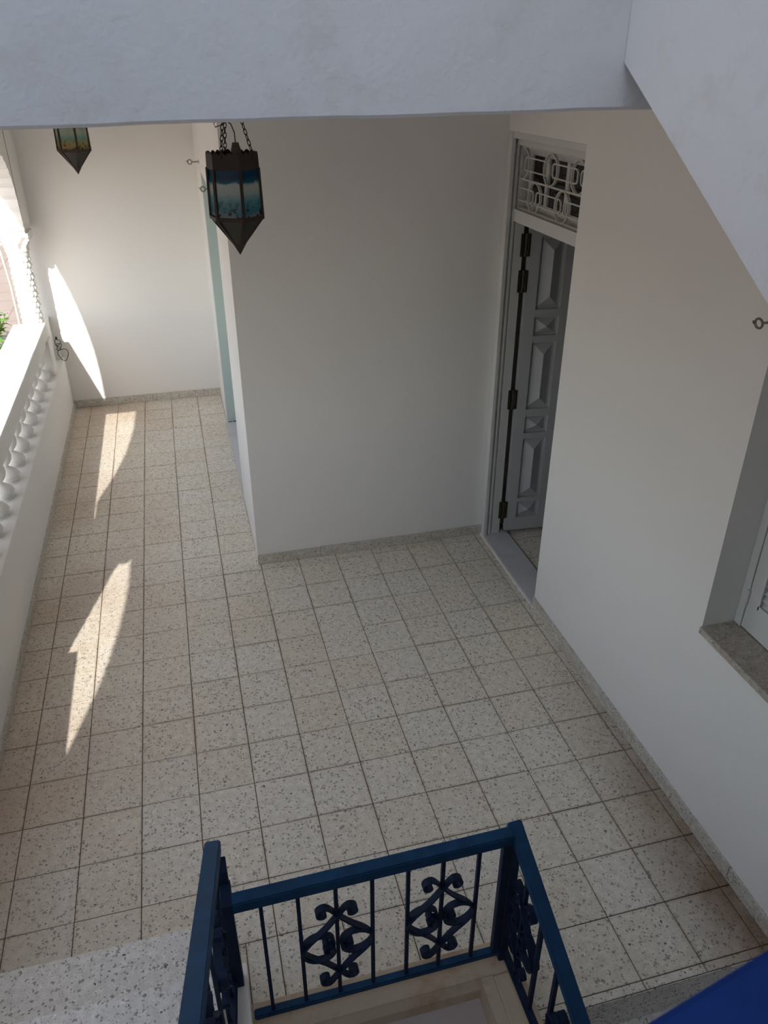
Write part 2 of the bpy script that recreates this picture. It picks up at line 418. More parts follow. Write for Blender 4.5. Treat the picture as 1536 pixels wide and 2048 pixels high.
def volute_mesh():
    bm = bmesh.new()
    for sx in (-1, 1):
        for sy in (-1, 1):
            pts = []
            for i in range(26):
                t = i / 25; a = t * 2.6 * PI; r = .032 * (1 - .72 * t)
                pts.append((sx * (.098 + .7071 * (r * math.cos(a) + 0)), sy * (.098 + .7071 * (r * math.cos(a))), 1.635 + r * math.sin(a)))
            tube(bm, pts, .010, 6)
    me = bpy.data.meshes.new('volute'); bm.to_mesh(me); bm.free(); return me
def impost_mesh():
    bm = bmesh.new()
    for z0, z1, e in ((1.664, 1.70, .132),):
        box(bm, -e - .005, e, -e, e, z0, z1, bev=.004)
    me = bpy.data.meshes.new('abacus'); bm.to_mesh(me); bm.free(); return me
SH, CP, VO, IM = shaft_mesh(), capital_mesh(), volute_mesh(), impost_mesh()
col_labels = {7.42: 'white carved scale pattern column against the far end wall',
              3.32: 'white carved column on the far side of the solid arcade pier', 2.70: 'white carved column on the stair side of the solid arcade pier'}
for y, lab in col_labels.items():
    t = empty('column', (-1.262, y, 0)); tag(t, lab, 'column', 'columns of the arcade')
    link('shaft', SH, 'lime', t); c = link('capital', CP, 'lime', t); link('volute', VO, 'lime', c); link('abacus', IM, 'lime', t)
# moulded bands on the jambs above the capital beside the far wall
for y0, y1 in ((7.275, 7.30), (5.55, 5.575), (5.285, 5.31), (3.44, 3.465)):
    bm = bmesh.new()
    for z in (1.735, 1.79, 1.835, 1.90): box(bm, AX0 - .006, AX1 + .006, y0, y1, z - .014, z + .014, bev=.005)
    tag(obj('trim_1', bm, 'lime'), 'moulded white plaster bands on the arch springing', kind='structure')['category'] = 'moulding'

# ------------------------------------------------------------------ parapet with balusters
def baluster_mesh():
    bm = bmesh.new()
    prof = [(.076, .52), (.076, .528), (.064, .532), (.078, .545), (.084, .562), (.074, .585), (.044, .608), (.024, .622), (.024, .630), (.036, .644), (.050, .666), (.057, .692), (.055, .722), (.042, .748), (.040, .754), (.058, .760), (.058, .78)]
    lathe(bm, prof, 18)
    me = bpy.data.meshes.new('baluster'); bm.to_mesh(me); bm.free()
    for p in me.polygons: p.use_smooth = True
    return me
BAL = baluster_mesh()
bays = [(3.46, 7.31, 7.13, 'white baluster parapet running from the arcade pier to the far end wall'),
        (.80, 2.59, 2.45, 'white baluster parapet of the arcade bay beside the stair')]
for y0, y1, ye_, lab in bays:
    t = empty('parapet', (-1.27, (y0 + y1) / 2, 0)); tag(t, lab, 'parapet', 'parapets under the arches')
    oy = (y0 + y1) / 2
    def pb(name, *b, bev=.006):
        bm = bmesh.new(); box(bm, b[0] + 1.27, b[1] + 1.27, b[2] - oy, b[3] - oy, b[4], b[5], bev=bev); return obj(name, bm, 'lime', t)
    pb('base_wall', -1.40, XL, y0 - (.0 if y0 > 5 else .0), y1, -.3, .52)
    pb('coping', -1.412, -1.144, y0, y1, .83, .951, bev=.010)
    pb('end_post', -1.40, -1.13, ye_, y1 - .0, .52, .829)
    pb('end_post', -1.40, -1.13, y0, y0 + .14, .52, .829)
    pb('under_rail', -1.39, -1.158, y0, y1 - .01, .78, .83)
    n = int((ye_ - y0 - .14) / .24)
    for k in range(n + 1):
        yy = ye_ - .10 - k * (ye_ - y0 - .14 - .12) / n
        link('baluster', BAL, 'lime', t, (.035, yy - oy, 0))
# solid footing of the arcade between the bays
walls('wall_pier', [(-1.40, XL, 2.592, 3.458, -.3, .52)], 'lime', 'white masonry footing under the pier beside the stair')
walls('wall_plinth', [(-1.40, XL, 7.311, YF, -.3, .515), (-1.36, -1.17, 7.312, YF, .515, .90),
                      (-1.40, -1.13, 7.62, YF, .515, .62)], 'lime', 'white masonry footing under the arcade columns')

# ------------------------------------------------------------------ skirtings
def skirting(name, label, p0, p1, nrm, h=.072, t=.012, step=PX):
    """tiles along p0->p1 (xy), proud of the wall by t along nrm"""
    p0 = Vector((*p0, 0)); p1 = Vector((*p1, 0)); d = (p1 - p0); Lg = d.length; d.normalize(); nrm = Vector((*nrm, 0))
    def slab(a, b, th, z0, z1):
        bm = bmesh.new(); A = p0 + d * a; B = p0 + d * b
        v = [bm.verts.new(q + nrm * k + Vector((0, 0, z))) for z in (z0, z1) for q, k in ((A, -.004), (B, -.004), (B, th), (A, th))]
        for f in ((0, 1, 2, 3), (7, 6, 5, 4), (0, 4, 5, 1), (1, 5, 6, 2), (2, 6, 7, 3), (3, 7, 4, 0)): bm.faces.new([v[i] for i in f])
        return bm
    base = structure(obj(name, slab(0, Lg, t * .6, -.003, h - .003), 'grout'), label)
    a = 0; k = 0
    while a < Lg - .01:
        b = min(Lg, a + step * (1 if k else .62))
        obj('skirting_tile', slab(a + .001, b - .001, t + random.uniform(-.001, .001), .001, h + random.uniform(-.0015, .0015)), 'skirt', base)
        a = b; k += 1
skirting('baseboard_right', 'terrazzo skirting tiles along the wall with the window', (XR, DY0 - .005), (XR, 1.32), (-1, 0))
skirting('baseboard_block', 'terrazzo skirting tiles under the jutting room wall', (XR, YB), (XB, YB), (0, -1))
skirting('baseboard_far', 'terrazzo skirting tiles under the far end wall', (XB, YF), (XL, YF), (0, -1))
skirting('baseboard_left', 'terrazzo skirting tiles along the foot of the parapet', (XL, YF), (XL, 1.87), (1, 0), h=.055)

# ------------------------------------------------------------------ corridor doorway: pale green reveal, threshold
structure(boxes('door_2', [(.501, .56, HY0 - .02, HY1 + .02, -.1, HZ + .02)], 'wood'), 'white door set back in the corridor doorway')
structure(boxes('trim_2', [(XB + .006, .505, HY1 - .004, HY1 + .004, .02, HZ)], 'green'), 'pale green far reveal of the corridor doorway')
structure(boxes('trim_3', [(XB - .004, .52, HY0, HY1, -.1, .012)], 'marble'), 'grey stone threshold of the corridor doorway')
bm = bmesh.new()
for k in range(26):
    a = random.uniform(0, 2 * PI); r = random.uniform(.002, .007); p = Vector((random.uniform(.315, .42), HY1 - random.uniform(.006, .03), .012))
    bmesh.ops.create_icosphere(bm, subdivisions=1, radius=r, matrix=Matrix.Translation(p) @ Matrix.Diagonal((1.6, 1, .7, 1)))
tag(obj('dirt', bm, 'wire'), 'small heap of black dirt in the corner of the corridor threshold', 'dirt', kind='stuff')

# ------------------------------------------------------------------ main door: frame, transom grille, open leaf
FX = 1.955
bm = bmesh.new()
box(bm, XR - .004, XR + .016, DY1 - .05, DY1 + .004, 0, DZ)            # stacked fillets of the far jamb
for k, (a, b, dpt) in enumerate(((XR + .004, XR + .022, .044), (XR + .022, XR + .034, .030), (XR + .034, XR + .05, .040), (XR + .05, XR + .062, .026), (XR + .062, XT, .034))):
    box(bm, a, b, DY1 - dpt, DY1 + .004, 0, DZ, bev=.003)
fr = empty('door_1', (XR, 4.0, 0)); structure(fr, 'white panelled door standing open under its grilled transom')
def dpart(name, bm, mat, parent=fr):
    for v in bm.verts: v.co -= Vector((XR, 4.0, 0))
    return obj(name, bm, mat, parent)
dpart('door_frame', bm, 'wood')
bm = bmesh.new()
for a, b, z0 in ((XR + .003, XR + .02, 2.556), (XR + .02, XR + .034, 2.566), (XR + .034, XT, 2.522)): box(bm, a, b, DY0, DY1, z0, DZ, bev=.003)
dpart('door_frame', bm, 'wood')
bm = bmesh.new(); box(bm, XR + .034, XT, DY0, DY0 + .04, 0, DZ); dpart('door_frame', bm, 'wood')
bm = bmesh.new(); box(bm, FX - .03, XT, DY0, DY1, 2.122, 2.192, bev=.003); box(bm, FX - .036, FX - .02, DY0, DY1, 2.180, 2.192, bev=.002); dpart('transom_bar', bm, 'wood')
# hinged lights behind the grille
TX = XT - .012
bm = bmesh.new()
box(bm, TX, TX + .03, DY0, DY1, 2.192, 2.235); box(bm, TX, TX + .03, DY0, DY1, 2.475, 2.522)
for y in (4.375, 4.16, 3.92, 3.74, 3.57): box(bm, TX, TX + .03, y - .018, y + .018, 2.235, 2.475)
dpart('transom_window', bm, 'wood')
for a, b in ((4.178, 4.357), (3.938, 4.142), (3.758, 3.902), (3.588, 3.722)):
    bm = bmesh.new(); box(bm, TX + .012, TX + .017, a, b, 2.235, 2.475); dpart('pane', bm, 'glass')
gr = empty('transom_grille'); gr.parent = fr
def ring_pts(y, z, r, n=40): return [(FX, y + r * math.cos(2 * PI * i / n), z + r * math.sin(2 * PI * i / n)) for i in range(n)]
def strip(pts, w, th, closed):
    """flat iron strip following pts in the YZ plane, w deep along X"""
    bm = bmesh.new(); n = len(pts); rows = []
    for i, p in enumerate(pts):
        a = pts[(i + 1) % n] if closed or i < n - 1 else p; b = pts[i - 1] if closed or i > 0 else p
        ty, tz = a[1] - b[1], a[2] - b[2]; l = math.hypot(ty, tz) or 1; ny, nz = -tz / l, ty / l
        rows.append([bm.verts.new((p[0] + sx * w / 2, p[1] + ny * s * th / 2, p[2] + nz * s * th / 2)) for sx, s in ((-1, -1), (1, -1), (1, 1), (-1, 1))])
    m = n if closed else n - 1
    for i in range(m):
        A, B = rows[i], rows[(i + 1) % n]
        for k in range(4): bm.faces.new((A[k], A[(k + 1) % 4], B[(k + 1) % 4], B[k]))
    if not closed: bm.faces.new(rows[0]); bm.faces.new(rows[-1][::-1])
    return bm
UP, LO = 2.430, 2.270
RC = .078
ups = [4.385, 4.040, 3.722]; los = [4.212, 3.872]
for y in ups: dpart('ring', strip(ring_pts(y, UP, RC), .016, .0055, True), 'whitemetal', gr)
for y in los: dpart('ring', strip(ring_pts(y, LO, RC), .016, .0055, True), 'whitemetal', gr)
def link_pts(ya, yb, z, h=.033, r=.02, openl=False, openr=False):
    out = []
    for cy, cz, a0 in ((yb - r, z + h - r, 0), (ya + r, z + h - r, 90), (ya + r, z - h + r, 180), (yb - r, z - h + r, 270)):
        for k in range(6):
            a = math.radians(a0 + 90 * k / 5); out.append((FX, cy + r * math.cos(a), cz + r * math.sin(a)))
    return out
for a, b in ((4.058, 4.367), (3.74, 4.022), (3.56, 3.704)): dpart('grille_link', strip(link_pts(a, b, UP), .008, .006, True), 'whitemetal', gr)
dpart('grille_link', strip(link_pts(4.402, 4.47, UP), .008, .006, True), 'whitemetal', gr)
for a, b in ((4.23, 4.47), (3.89, 4.194), (3.56, 3.854)): dpart('grille_link', strip(link_pts(a, b, LO), .008, .006, True), 'whitemetal', gr)
for z in (2.514, 2.350, 2.196):
    bm = bmesh.new(); box(bm, FX - .005, FX + .005, DY0, DY1, z - .004, z + .004); dpart('grille_bar', bm, 'whitemetal', gr)
# leaf, swung inwards against the jutting wall
LX0, LW, LY, LT = 2.036, .50, 4.400, .035
def leaf_part(name, bm, mat, parent):
    rot = Matrix.Translation((LX0, LY, 0)) @ Matrix.Rotation(math.radians(-4), 4, 'Z')
    for v in bm.verts: v.co = rot @ v.co
    return dpart(name, bm, mat, parent)
bm = bmesh.new(); stiles = [(0, .075), (.235, .29), (.45, LW)]
for a, b in stiles: box(bm, a, b, 0, LT, .03, 2.115)
rows = [(.13, .255), (.285, .735), (.775, .895), (.945, 1.395), (1.435, 1.555), (1.60, 2.03)]
zz = [.03] + [v for r in rows for v in r] + [2.115]
for ca, cb in ((.075, .235), (.29, .45)):
    for k in range(0, len(zz), 2): box(bm, ca, cb, 0, LT, zz[k], zz[k + 1])
    box(bm, ca, cb, .022, LT, .03, 2.115)
leaf = leaf_part('door_leaf', bm, 'leafpaint', fr)
for ca, cb in ((.075, .235), (.29, .45)):
    for z0, z1 in rows:
        bm = bmesh.new(); e = .014
        a = [(ca + e, z0 + e), (cb - e, z0 + e), (cb - e, z1 - e), (ca + e, z1 - e)]
        v = [bm.verts.new((x, .022, z)) for x, z in a]
        cx = (ca + cb) / 2; hw = (cb - ca) / 2 - e
        r0 = bm.verts.new((cx, -.012, min((z0 + z1) / 2, z0 + e + hw))); r1 = None
        if z1 - z0 > .2:
            r1 = bm.verts.new((cx, -.012, z1 - e - hw))
            bm.faces.new((v[0], v[1], r0)); bm.faces.new((v[2], v[3], r1)); bm.faces.new((v[1], v[2], r1, r0)); bm.faces.new((v[3], v[0], r0, r1))
        else:
            for i in range(4): bm.faces.new((v[i], v[(i + 1) % 4], r0))
        leaf_part('raised_panel', bm, 'leafpaint', leaf)
for z in (1.985, 1.775, 1.02, .20):
    bm = bmesh.new()
    tube(bm, [(-.018, .002, z - .055), (-.018, .002, z + .055)], .009, 10)
    box(bm, -.052, -.036, .0, .004, z - .065, z + .065); box(bm, -.004, .008, -.003, .004, z - .065, z + .065)
    for q in (z - .058, z + .058): tube(bm, [(-.018, .002, q - .008), (-.018, .002, q + .008)], .011, 10)
    leaf_part('hinge', bm, 'hinge', leaf)
structure(boxes('trim_4', [(XR - .002, 2.062, DY0 - .02, DY1, -.1, .012)], 'marble'), 'grey marble threshold slab under the open door')
structure(boxes('trim_5', [(XR - .014, XR - .003, DY0 - .02, DY1 + .005, -.05, .010)], 'lime'), 'thin pale edging strip before the marble threshold')

# ------------------------------------------------------------------ window with louvred shutter
wd = empty('window_1', (XR, 1.6, 0)); structure(wd, 'white shuttered window set deep in the porch wall')
def wpart(name, bm, mat, parent=wd):
    for v in bm.verts: v.co -= Vector((XR, 1.6, 0))
    return obj(name, bm, mat, parent)
SX = XR + .145
bm = bmesh.new(); box(bm, XR - .012, SX + .03, WY0, WY1 + .0, WZ0 - .03, WZ0, bev=.003); wpart('window_sill', bm, 'sill')
bm = bmesh.new()
box(bm, XT, SX + .06, WY1, WY1 + .08, WZ0 - .05, WZ1 + .05); box(bm, XT, SX + .06, WY0 - .08, WY0, WZ0 - .05, WZ1 + .05); box(bm, XT, SX + .06, WY0, WY1, WZ1, WZ1 + .05); box(bm, SX + .055, SX + .06, WY0, WY1, WZ0 - .05, WZ1)
wpart('reveal', bm, 'white')
bm = bmesh.new()
box(bm, SX, SX + .05, WY1 - .038, WY1, WZ0, WZ1, bev=.003); box(bm, SX, SX + .05, WY0, WY0 + .038, WZ0, WZ1, bev=.003); box(bm, SX, SX + .05, WY0 + .038, WY1 - .038, WZ1 - .04, WZ1, bev=.003)
wpart('window_frame', bm, 'wood')
for a, b in ((1.535, WY1 - .042), (WY0 + .042, 1.530)):
    bm = bmesh.new(); x0, x1 = SX + .004, SX + .038; zb, zt = WZ0 + .006, WZ1 - .045
    s = .062
    box(bm, x0, x1, a, a + s, zb, zt); box(bm, x0, x1, b - s, b, zb, zt); box(bm, x0, x1, a + s, b - s, zb, zb + .135); box(bm, x0, x1, a + s, b - s, zt - .09, zt); box(bm, x0, x1, a + s, b - s, 1.52, 1.60)
    for z0, z1 in ((zb + .135, 1.52), (1.60, zt - .09)):
        for q in ((a + s - .012, a + s + .006, z0 - .012, z1 + .012), (b - s - .006, b - s + .012, z0 - .012, z1 + .012)): box(bm, x0 - .006, x0, q[0], q[1], q[2], q[3])
        for q in ((a + s, b - s, z0 - .012, z0 + .006), (a + s, b - s, z1 - .006, z1 + .012)): box(bm, x0 - .006, x0, *q)
    sh = wpart('shutter', bm, 'wood')
    for z0, z1 in ((zb + .135, 1.52), (1.60, zt - .09)):
        n = int((z1 - z0) / .03)
        for k in range(n):
            z = z0 + (k + .5) * (z1 - z0) / n; bm = bmesh.new()
            v = [bm.verts.new(p) for p in ((x0 + .002, a + s, z - .016), (x0 + .002, b - s, z - .016), (x0 + .007, b - s, z - .014), (x0 + .007, a + s, z - .014), (x0 + .026, a + s, z + .010), (x0 + .026, b - s, z + .010), (x0 + .031, b - s, z + .012), (x0 + .031, a + s, z + .012))]
            for f in ((0, 1, 2, 3), (0, 4, 5, 1), (3, 2, 6, 7), (4, 7, 6, 5), (0, 3, 7, 4), (1, 5, 6, 2)): bm.faces.new([v[i] for i in f])
            wpart('louvre_slat', bm, 'wood', sh)
for z in (1.075, 1.85):
    bm = bmesh.new(); tube(bm, [(SX - .002, WY1 - .040, z - .035), (SX - .002, WY1 - .040, z + .035)], .007, 8); wpart('hinge', bm, 'wood')

# ------------------------------------------------------------------ eye hooks for curtain rods
def eye_hook(loc, length, label, r=.014):
    t = empty('eye_hook', loc); tag(t, label, 'hook', 'curtain rod hooks on the walls')
    bm = bmesh.new(); tube(bm, [(0, 0, 0), (-length, 0, 0)], .0045, 8); lathe_pts = None
    box(bm, -.003, .001, -.012, .012, -.016, .016); obj('shank', bm, 'steel', t)
    bm = bmesh.new(); tube(bm, [(-length - r + r * math.cos(a), r * math.sin(a) * .55, r * math.sin(a)) for a in [2 * PI * k / 20 for k in range(20)]], .0042, 8, closed=True); obj('eye', bm, 'steel', t, smooth=True)
    bm = bmesh.new(); tube(bm, [(-length - 2 * r + .002, 0, .0), (-length - 2 * r - .006, 0, .003), (-length - 2 * r - .010, 0, .010)], .0035, 6); obj('tip', bm, 'steel', t)
eye_hook((XR, 2.13, 2.17), .05, 'small metal eye hook above the shuttered window')
eye_hook((XB, 6.98, 2.235), .055, 'small metal eye hook at the far corner of the corridor doorway', .016)
eye_hook((XB, 5.42, 2.225), .045, 'small metal eye hook at the near corner of the corridor doorway', .014)

# ------------------------------------------------------------------ cable bundle at the end of the parapet
t = empty('cable_bundle', (-1.10, 7.60, .62)); tag(t, 'tangled black cable hanging at the parapet end by the far wall', 'cable')
for k in range(4):
    bm = bmesh.new(); pts = []
    for i in range(30):
        a = i / 29 * 2 * PI * (1.2 + .2 * k); r = (.055, .025, .03, .02)[k] * (1 + .1 * math.sin(3 * a + k))
        c = ((.005, -.02, -.05), (-.02, 0, .03), (-.028, .01, .06), (-.03, .02, .0))[k]
        pts.append((c[0] + r * math.cos(a) * .8, c[1] + .012 * math.sin(2 * a + k), c[2] + r * math.sin(a)))
    tube(bm, pts, .0028, 6); obj('cable', bm, 'wire', t)
bm = bmesh.new(); tube(bm, [(-.035, .02, .10), (-.03, .0, .11), (-.026, -.01, .09)], .008, 6); obj('plug', bm, 'wire', t)

# ------------------------------------------------------------------ lanterns
def pane_mat(name, stops, clear):
    m, nt, b = new_mat(name); L = nt.links
    tc = nt.nodes.new('ShaderNodeTexCoord'); sx = nt.nodes.new('ShaderNodeSeparateXYZ'); L.new(tc.outputs['Object'], sx.inputs[0])
    n = nd(nt, 'ShaderNodeTexNoise', i_Scale=24.0, i_Detail=4.0); L.new(tc.outputs['Object'], n.inputs['Vector'])
    n2 = nd(nt, 'ShaderNodeTexNoise', i_Scale=60.0, i_Detail=5.0); L.new(tc.outputs['Object'], n2.inputs['Vector'])
    h = math_n(nt, 'ADD', sx.outputs[2], math_n(nt, 'MULTIPLY', math_n(nt, 'SUBTRACT', n.outputs[0], .5), .045))
    f = nd(nt, 'ShaderNodeMapRange', i_From_Min=.14, i_From_Max=.345); L.new(h, f.inputs[0])
    r = ramp(nt, f.outputs[0], stops)
    # painted twigs near the foot of each pane
    tw = ramp(nt, n2.outputs[0], [(.56, (0, 0, 0, 1)), (.60, (1, 1, 1, 1))])
    low = nd(nt, 'ShaderNodeMapRange', i_From_Min=.245, i_From_Max=.17); L.new(sx.outputs[2], low.inputs[0])
    low2 = nd(nt, 'ShaderNodeMapRange', i_From_Min=.15, i_From_Max=.165); L.new(sx.outputs[2], low2.inputs[0])
    k = math_n(nt, 'MULTIPLY', math_n(nt, 'MULTIPLY', low.outputs[0], low2.outputs[0]), tw.outputs[0])
    c = mix(nt, k, r.outputs[0], lin(60, 64, 60))
    low3 = nd(nt, 'ShaderNodeMapRange', i_From_Min=.152, i_From_Max=.150); L.new(sx.outputs[2], low3.inputs[0])
    c = mix(nt, low3.outputs[0], c, lin(150, 148, 136))
    dif = nt.nodes.new('ShaderNodeBsdfDiffuse'); tr = nt.nodes.new('ShaderNodeBsdfTranslucent'); tp = nt.nodes.new('ShaderNodeBsdfTransparent')
    for q in (dif, tr, tp): L.new(c, q.inputs[0])
    gl = nd(nt, 'ShaderNodeBsdfGlossy', i_Roughness=.15)
    m1 = nt.nodes.new('ShaderNodeMixShader'); m1.inputs[0].default_value = .65; L.new(dif.outputs[0], m1.inputs[1]); L.new(tr.outputs[0], m1.inputs[2])
    m2 = nt.nodes.new('ShaderNodeMixShader'); m2.inputs[0].default_value = clear; L.new(m1.outputs[0], m2.inputs[1]); L.new(tp.outputs[0], m2.inputs[2])
    m3 = nt.nodes.new('ShaderNodeMixShader'); m3.inputs[0].default_value = .015; L.new(m2.outputs[0], m3.inputs[1]); L.new(gl.outputs[0], m3.inputs[2])
    L.new(m3.outputs[0], nt.nodes['Material Output'].inputs[0])
    return m
MT['pane'] = pane_mat('painted_lantern_glass', [(.0, lin(190, 190, 182)), (.10, lin(214, 220, 216)), (.20, lin(120, 190, 208)), (.40, lin(160, 212, 222)), (.55, lin(232, 236, 232)), (.70, lin(236, 238, 234)), (.745, lin(24, 142, 172)), (.85, lin(10, 104, 142)), (1, lin(20, 130, 164))], .42)
MT['pane_pale'] = pane_mat('pale_painted_lantern_glass', [(.0, lin(214, 206, 180)), (.25, lin(228, 214, 168)), (.45, lin(196, 226, 222)), (.60, lin(232, 232, 222)), (.72, lin(226, 230, 226)), (.80, lin(60, 150, 180)), (.9, lin(20, 116, 156)), (1, lin(20, 116, 156))], .62)
def hexv(r, z, k): a = PI / 3 * k; return Vector((r * math.sin(a), -r * math.cos(a), z))
def make_lantern(loc, rot, scale, label, hang, glass):
    t = empty('lantern', loc); tag(t, label, 'lantern', 'hanging lanterns of the porch')
    t.rotation_euler = (0, 0, rot); t.scale = (scale,) * 3
    RT, RW = .108, .112; ZW, ZG, ZT = .152, .342, .392         # tip is z=0
    # crown with a scalloped rim
    bm = bmesh.new(); nper = 24; lo = []; hi = []
    for k in range(6):
        for i in range(nper):
            f = i / nper; s = .010 * abs(math.sin(f * PI * 4.0))
            p = hexv(RT, 0, k).lerp(hexv(RT, 0, k + 1), f)
            for lst, zz, off in ((lo, ZG - .004, 1.02), (hi, ZT + s, 1.0)): lst.append((Vector((p.x * off, p.y * off, zz))))
    n = len(lo); V = [[bm.verts.new(q) for q in lst] for lst in (lo, hi)]
    V2 = [[bm.verts.new(Vector((q.x * .975, q.y * .975, q.z))) for q in lst] for lst in (lo, hi)]
    for i in range(n):
        j = (i + 1) % n
        bm.faces.new((V[0][i], V[0][j], V[1][j], V[1][i])); bm.faces.new((V2[0][j], V2[0][i], V2[1][i], V2[1][j]))
        bm.faces.new((V[1][i], V[1][j], V2[1][j], V2[1][i])); bm.faces.new((V[0][j], V[0][i], V2[0][i], V2[0][j]))
    obj('crown', bm, 'iron', t)
    bm = bmesh.new()
    for k in range(6):
        a, b = hexv(RW, ZW, k), hexv(RW, ZW, k + 1)
        bar(bm, hexv(RT, ZG, k), a, .012, .008); bar(bm, a, b, .010, .014); bar(bm, a, Vector((0, 0, .015)), .011, .008)
    obj('frame', bm, 'iron', t)
    bm = bmesh.new(); v = [bm.verts.new(hexv(RW * .28, ZW * .30, k)) for k in range(6)]; tip = bm.verts.new((0, 0, -.004)); 
    for k in range(6): bm.faces.new((v[k], v[(k + 1) % 6], tip))
    bm.faces.new(v); obj('tip', bm, 'iron', t)
    for k in range(6):
        for name, q in (('pane', (hexv(RT * .97, ZG, k), hexv(RT * .97, ZG, k + 1), hexv(RW * .97, ZW, k + 1), hexv(RW * .97, ZW, k))),
                        ('lower_pane', (hexv(RW * .96, ZW, k), hexv(RW * .96, ZW, k + 1), hexv(RW * .27, ZW * .30, k + 1), hexv(RW * .27, ZW * .30, k)))):
            bm = bmesh.new(); c = Vector((0, 0, 0))
            o_ = [bm.verts.new(p) for p in q]; i_ = [bm.verts.new(Vector((p.x * .975, p.y * .975, p.z))) for p in q]
            bm.faces.new(o_); bm.faces.new(i_[::-1])
            for a in range(4): bm.faces.new((o_[a], o_[(a + 1) % 4], i_[(a + 1) % 4], i_[a]))
            obj(name, bm, glass, t)
    # three chains up to one hook on the ceiling
    apex = Vector((0, 0, (ZC - loc[2]) / scale - .09))
    for k in hang:
        a = hexv(RT * .93, ZT - .004, k) ; d = (apex - a); Ln = d.length; d.normalize()
        n = int(Ln / .019); bm = bmesh.new()
        s1 = d.cross(Vector((0, 0, 1))).normalized(); s2 = d.cross(s1).normalized()
        for i in range(n):
            c = a + d * ((i + .5) * Ln / n); s = s1 if i % 2 else s2; pts = []
            for q in range(12):
                th = 2 * PI * q / 12; pts.append(c + d * (.0128 * math.cos(th)) + s * (.0062 * math.sin(th)))
            tube(bm, pts, .0019, 5, closed=True)
        obj('chain', bm, 'iron', t)
    bm = bmesh.new(); tube(bm, [apex + Vector((.012 * math.sin(a), 0, .012 - .012 * math.cos(a))) for a in [2 * PI * i / 14 for i in range(14)]], .003, 6, closed=True)
    tube(bm, [apex + Vector((0, 0, .02)), apex + Vector((0, 0, .095))], .004, 6); obj('hook', bm, 'iron', t)
    bm = bmesh.new(); lathe(bm, [(.016, .365), (.020, .37), (.020, .41), (.015, .425), (.013, .435)], 14, (.012, -.03)); obj('lamp_socket', bm, 'socket', t, smooth=True)
    bm = bmesh.new(); tube(bm, [(.012, -.03, .432), (.014, -.02, .47), (.004, -.015, .50), (-.03, -.01, .525), (-.06, 0, .505), (-.055, .005, .49), (-.02, 0, .50), (-.015, 0, .55), apex - Vector((0, 0, .01))], .0022, 6); obj('wire', bm, 'wire', t)
    return t
make_lantern((.283, 3.506, 2.20), math.radians(10), 1.0, 'dark iron lantern with blue painted panes in front of the jutting room wall', (.72, 3.0, 5.35), 'pane')
make_lantern((-.600, 6.70, 2.20), math.radians(-42), 1.07, 'iron lantern with yellowish painted panes hanging before the far end wall', (.5, 2.5, 4.5), 'pane_pale')

# ------------------------------------------------------------------ stairs
st = empty('stair_flight', (-.62, 1.0, 0)); tag(st, 'pale terrazzo stair flight rising from the porch beside the blue railing', 'stairs')
def spart(name, *b, mat='step', bev=.005, par=st):
    bm = bmesh.new(); o = par.location; box(bm, b[0] - o.x, b[1] - o.x, b[2] - o.y, b[3] - o.y, b[4] - o.z, b[5] - o.z, bev=bev); return obj(name, bm, mat, par)
NS, RI, TR = 8, .17, .29
Y0 = 1.855
for k in range(NS):
    y1 = Y0 - k * TR
    spart('tread', XL + .012, -.155, y1 - TR - .03, y1, RI * (k + 1) - .035, RI * (k + 1))
    spart('riser', XL + .012, -.155, y1 - TR, y1 - .02, RI * k - (.15 if k else 0), RI * (k + 1) - .035, mat='lime', bev=0)
YL = Y0 - NS * TR + .29     # landing edge
structure(boxes('floor_landing', [(-1.198, XR - .002, -1.598, YL - .30, RI * NS - .16, RI * NS)], 'step'), 'terrazzo stair landing where the two flights meet')
# plastered string beside the flight
bm = bmesh.new()
pts = [(1.70, -.1), (1.70, .13), (1.56, .20), (YL - .29, RI * NS + .03), (YL - .29, -.1)]
prism(bm, [(y - 1.0, z) for y, z in pts], lambda p, s: ((-.155 if s == 0 else -.062) + .62, p[0], p[1])); obj('stringer', bm, 'lime', st)

up = empty('upper_stair_flight', (1.4, .3, 0)); tag(up, 'white plastered upper stair flight climbing along the wall above the window', 'stairs')
sl = .615
def zs_(y): return 2.91 + (y - 1.58) * sl
bm = bmesh.new()
yy = [-.9 + k * (YBEAM - .001 + .9) / 12 for k in range(13)]
low = [(y, zs_(y)) for y in yy]
prism(bm, [(y - .3, z) for y, z in low] + [(y - .3, z + .16) for y, z in low[::-1]], lambda p, s: ((.90 if s == 0 else XR - .002) - 1.4, p[0], p[1])); obj('soffit_slab', bm, 'upper', up)
bm = bmesh.new()
prism(bm, [(y - .3, z - .004) for y, z in low] + [(y - .3, z + 1.05) for y, z in low[::-1]], lambda p, s: ((.897 if s == 0 else 1.0) - 1.4, p[0], p[1])); obj('side_wall', bm, 'upper', up)
for k in range(8):
    y = -.80 + k * .28; z = zs_(y) + .16 + .20
    spart('tread', 1.0, XR - .002, y, y + .30, z - .035, z, par=up)
    spart('riser', 1.0, XR - .002, y + .02, y + .05, z - .19, z - .035, mat='lime', bev=0, par=up)

# steps going down beneath the upper flight
dn = empty('cellar_stair_flight', (1.4, 1.2, -.2)); tag(dn, 'terrazzo steps leading down beyond the tile floor behind the blue railing', 'stairs')
for k in range(5):
    spart('tread', .905, XR - .002, 1.30 - (k + 1) * .28, 1.312 - k * .28, -.205 - .17 * k, -.17 - .17 * k, par=dn)
    spart('riser', .905, XR - .002, 1.309 - k * .28, 1.3115 - k * .28, -.17 * (k + 1), -.004 - .17 * k, mat='step', bev=0, par=dn)

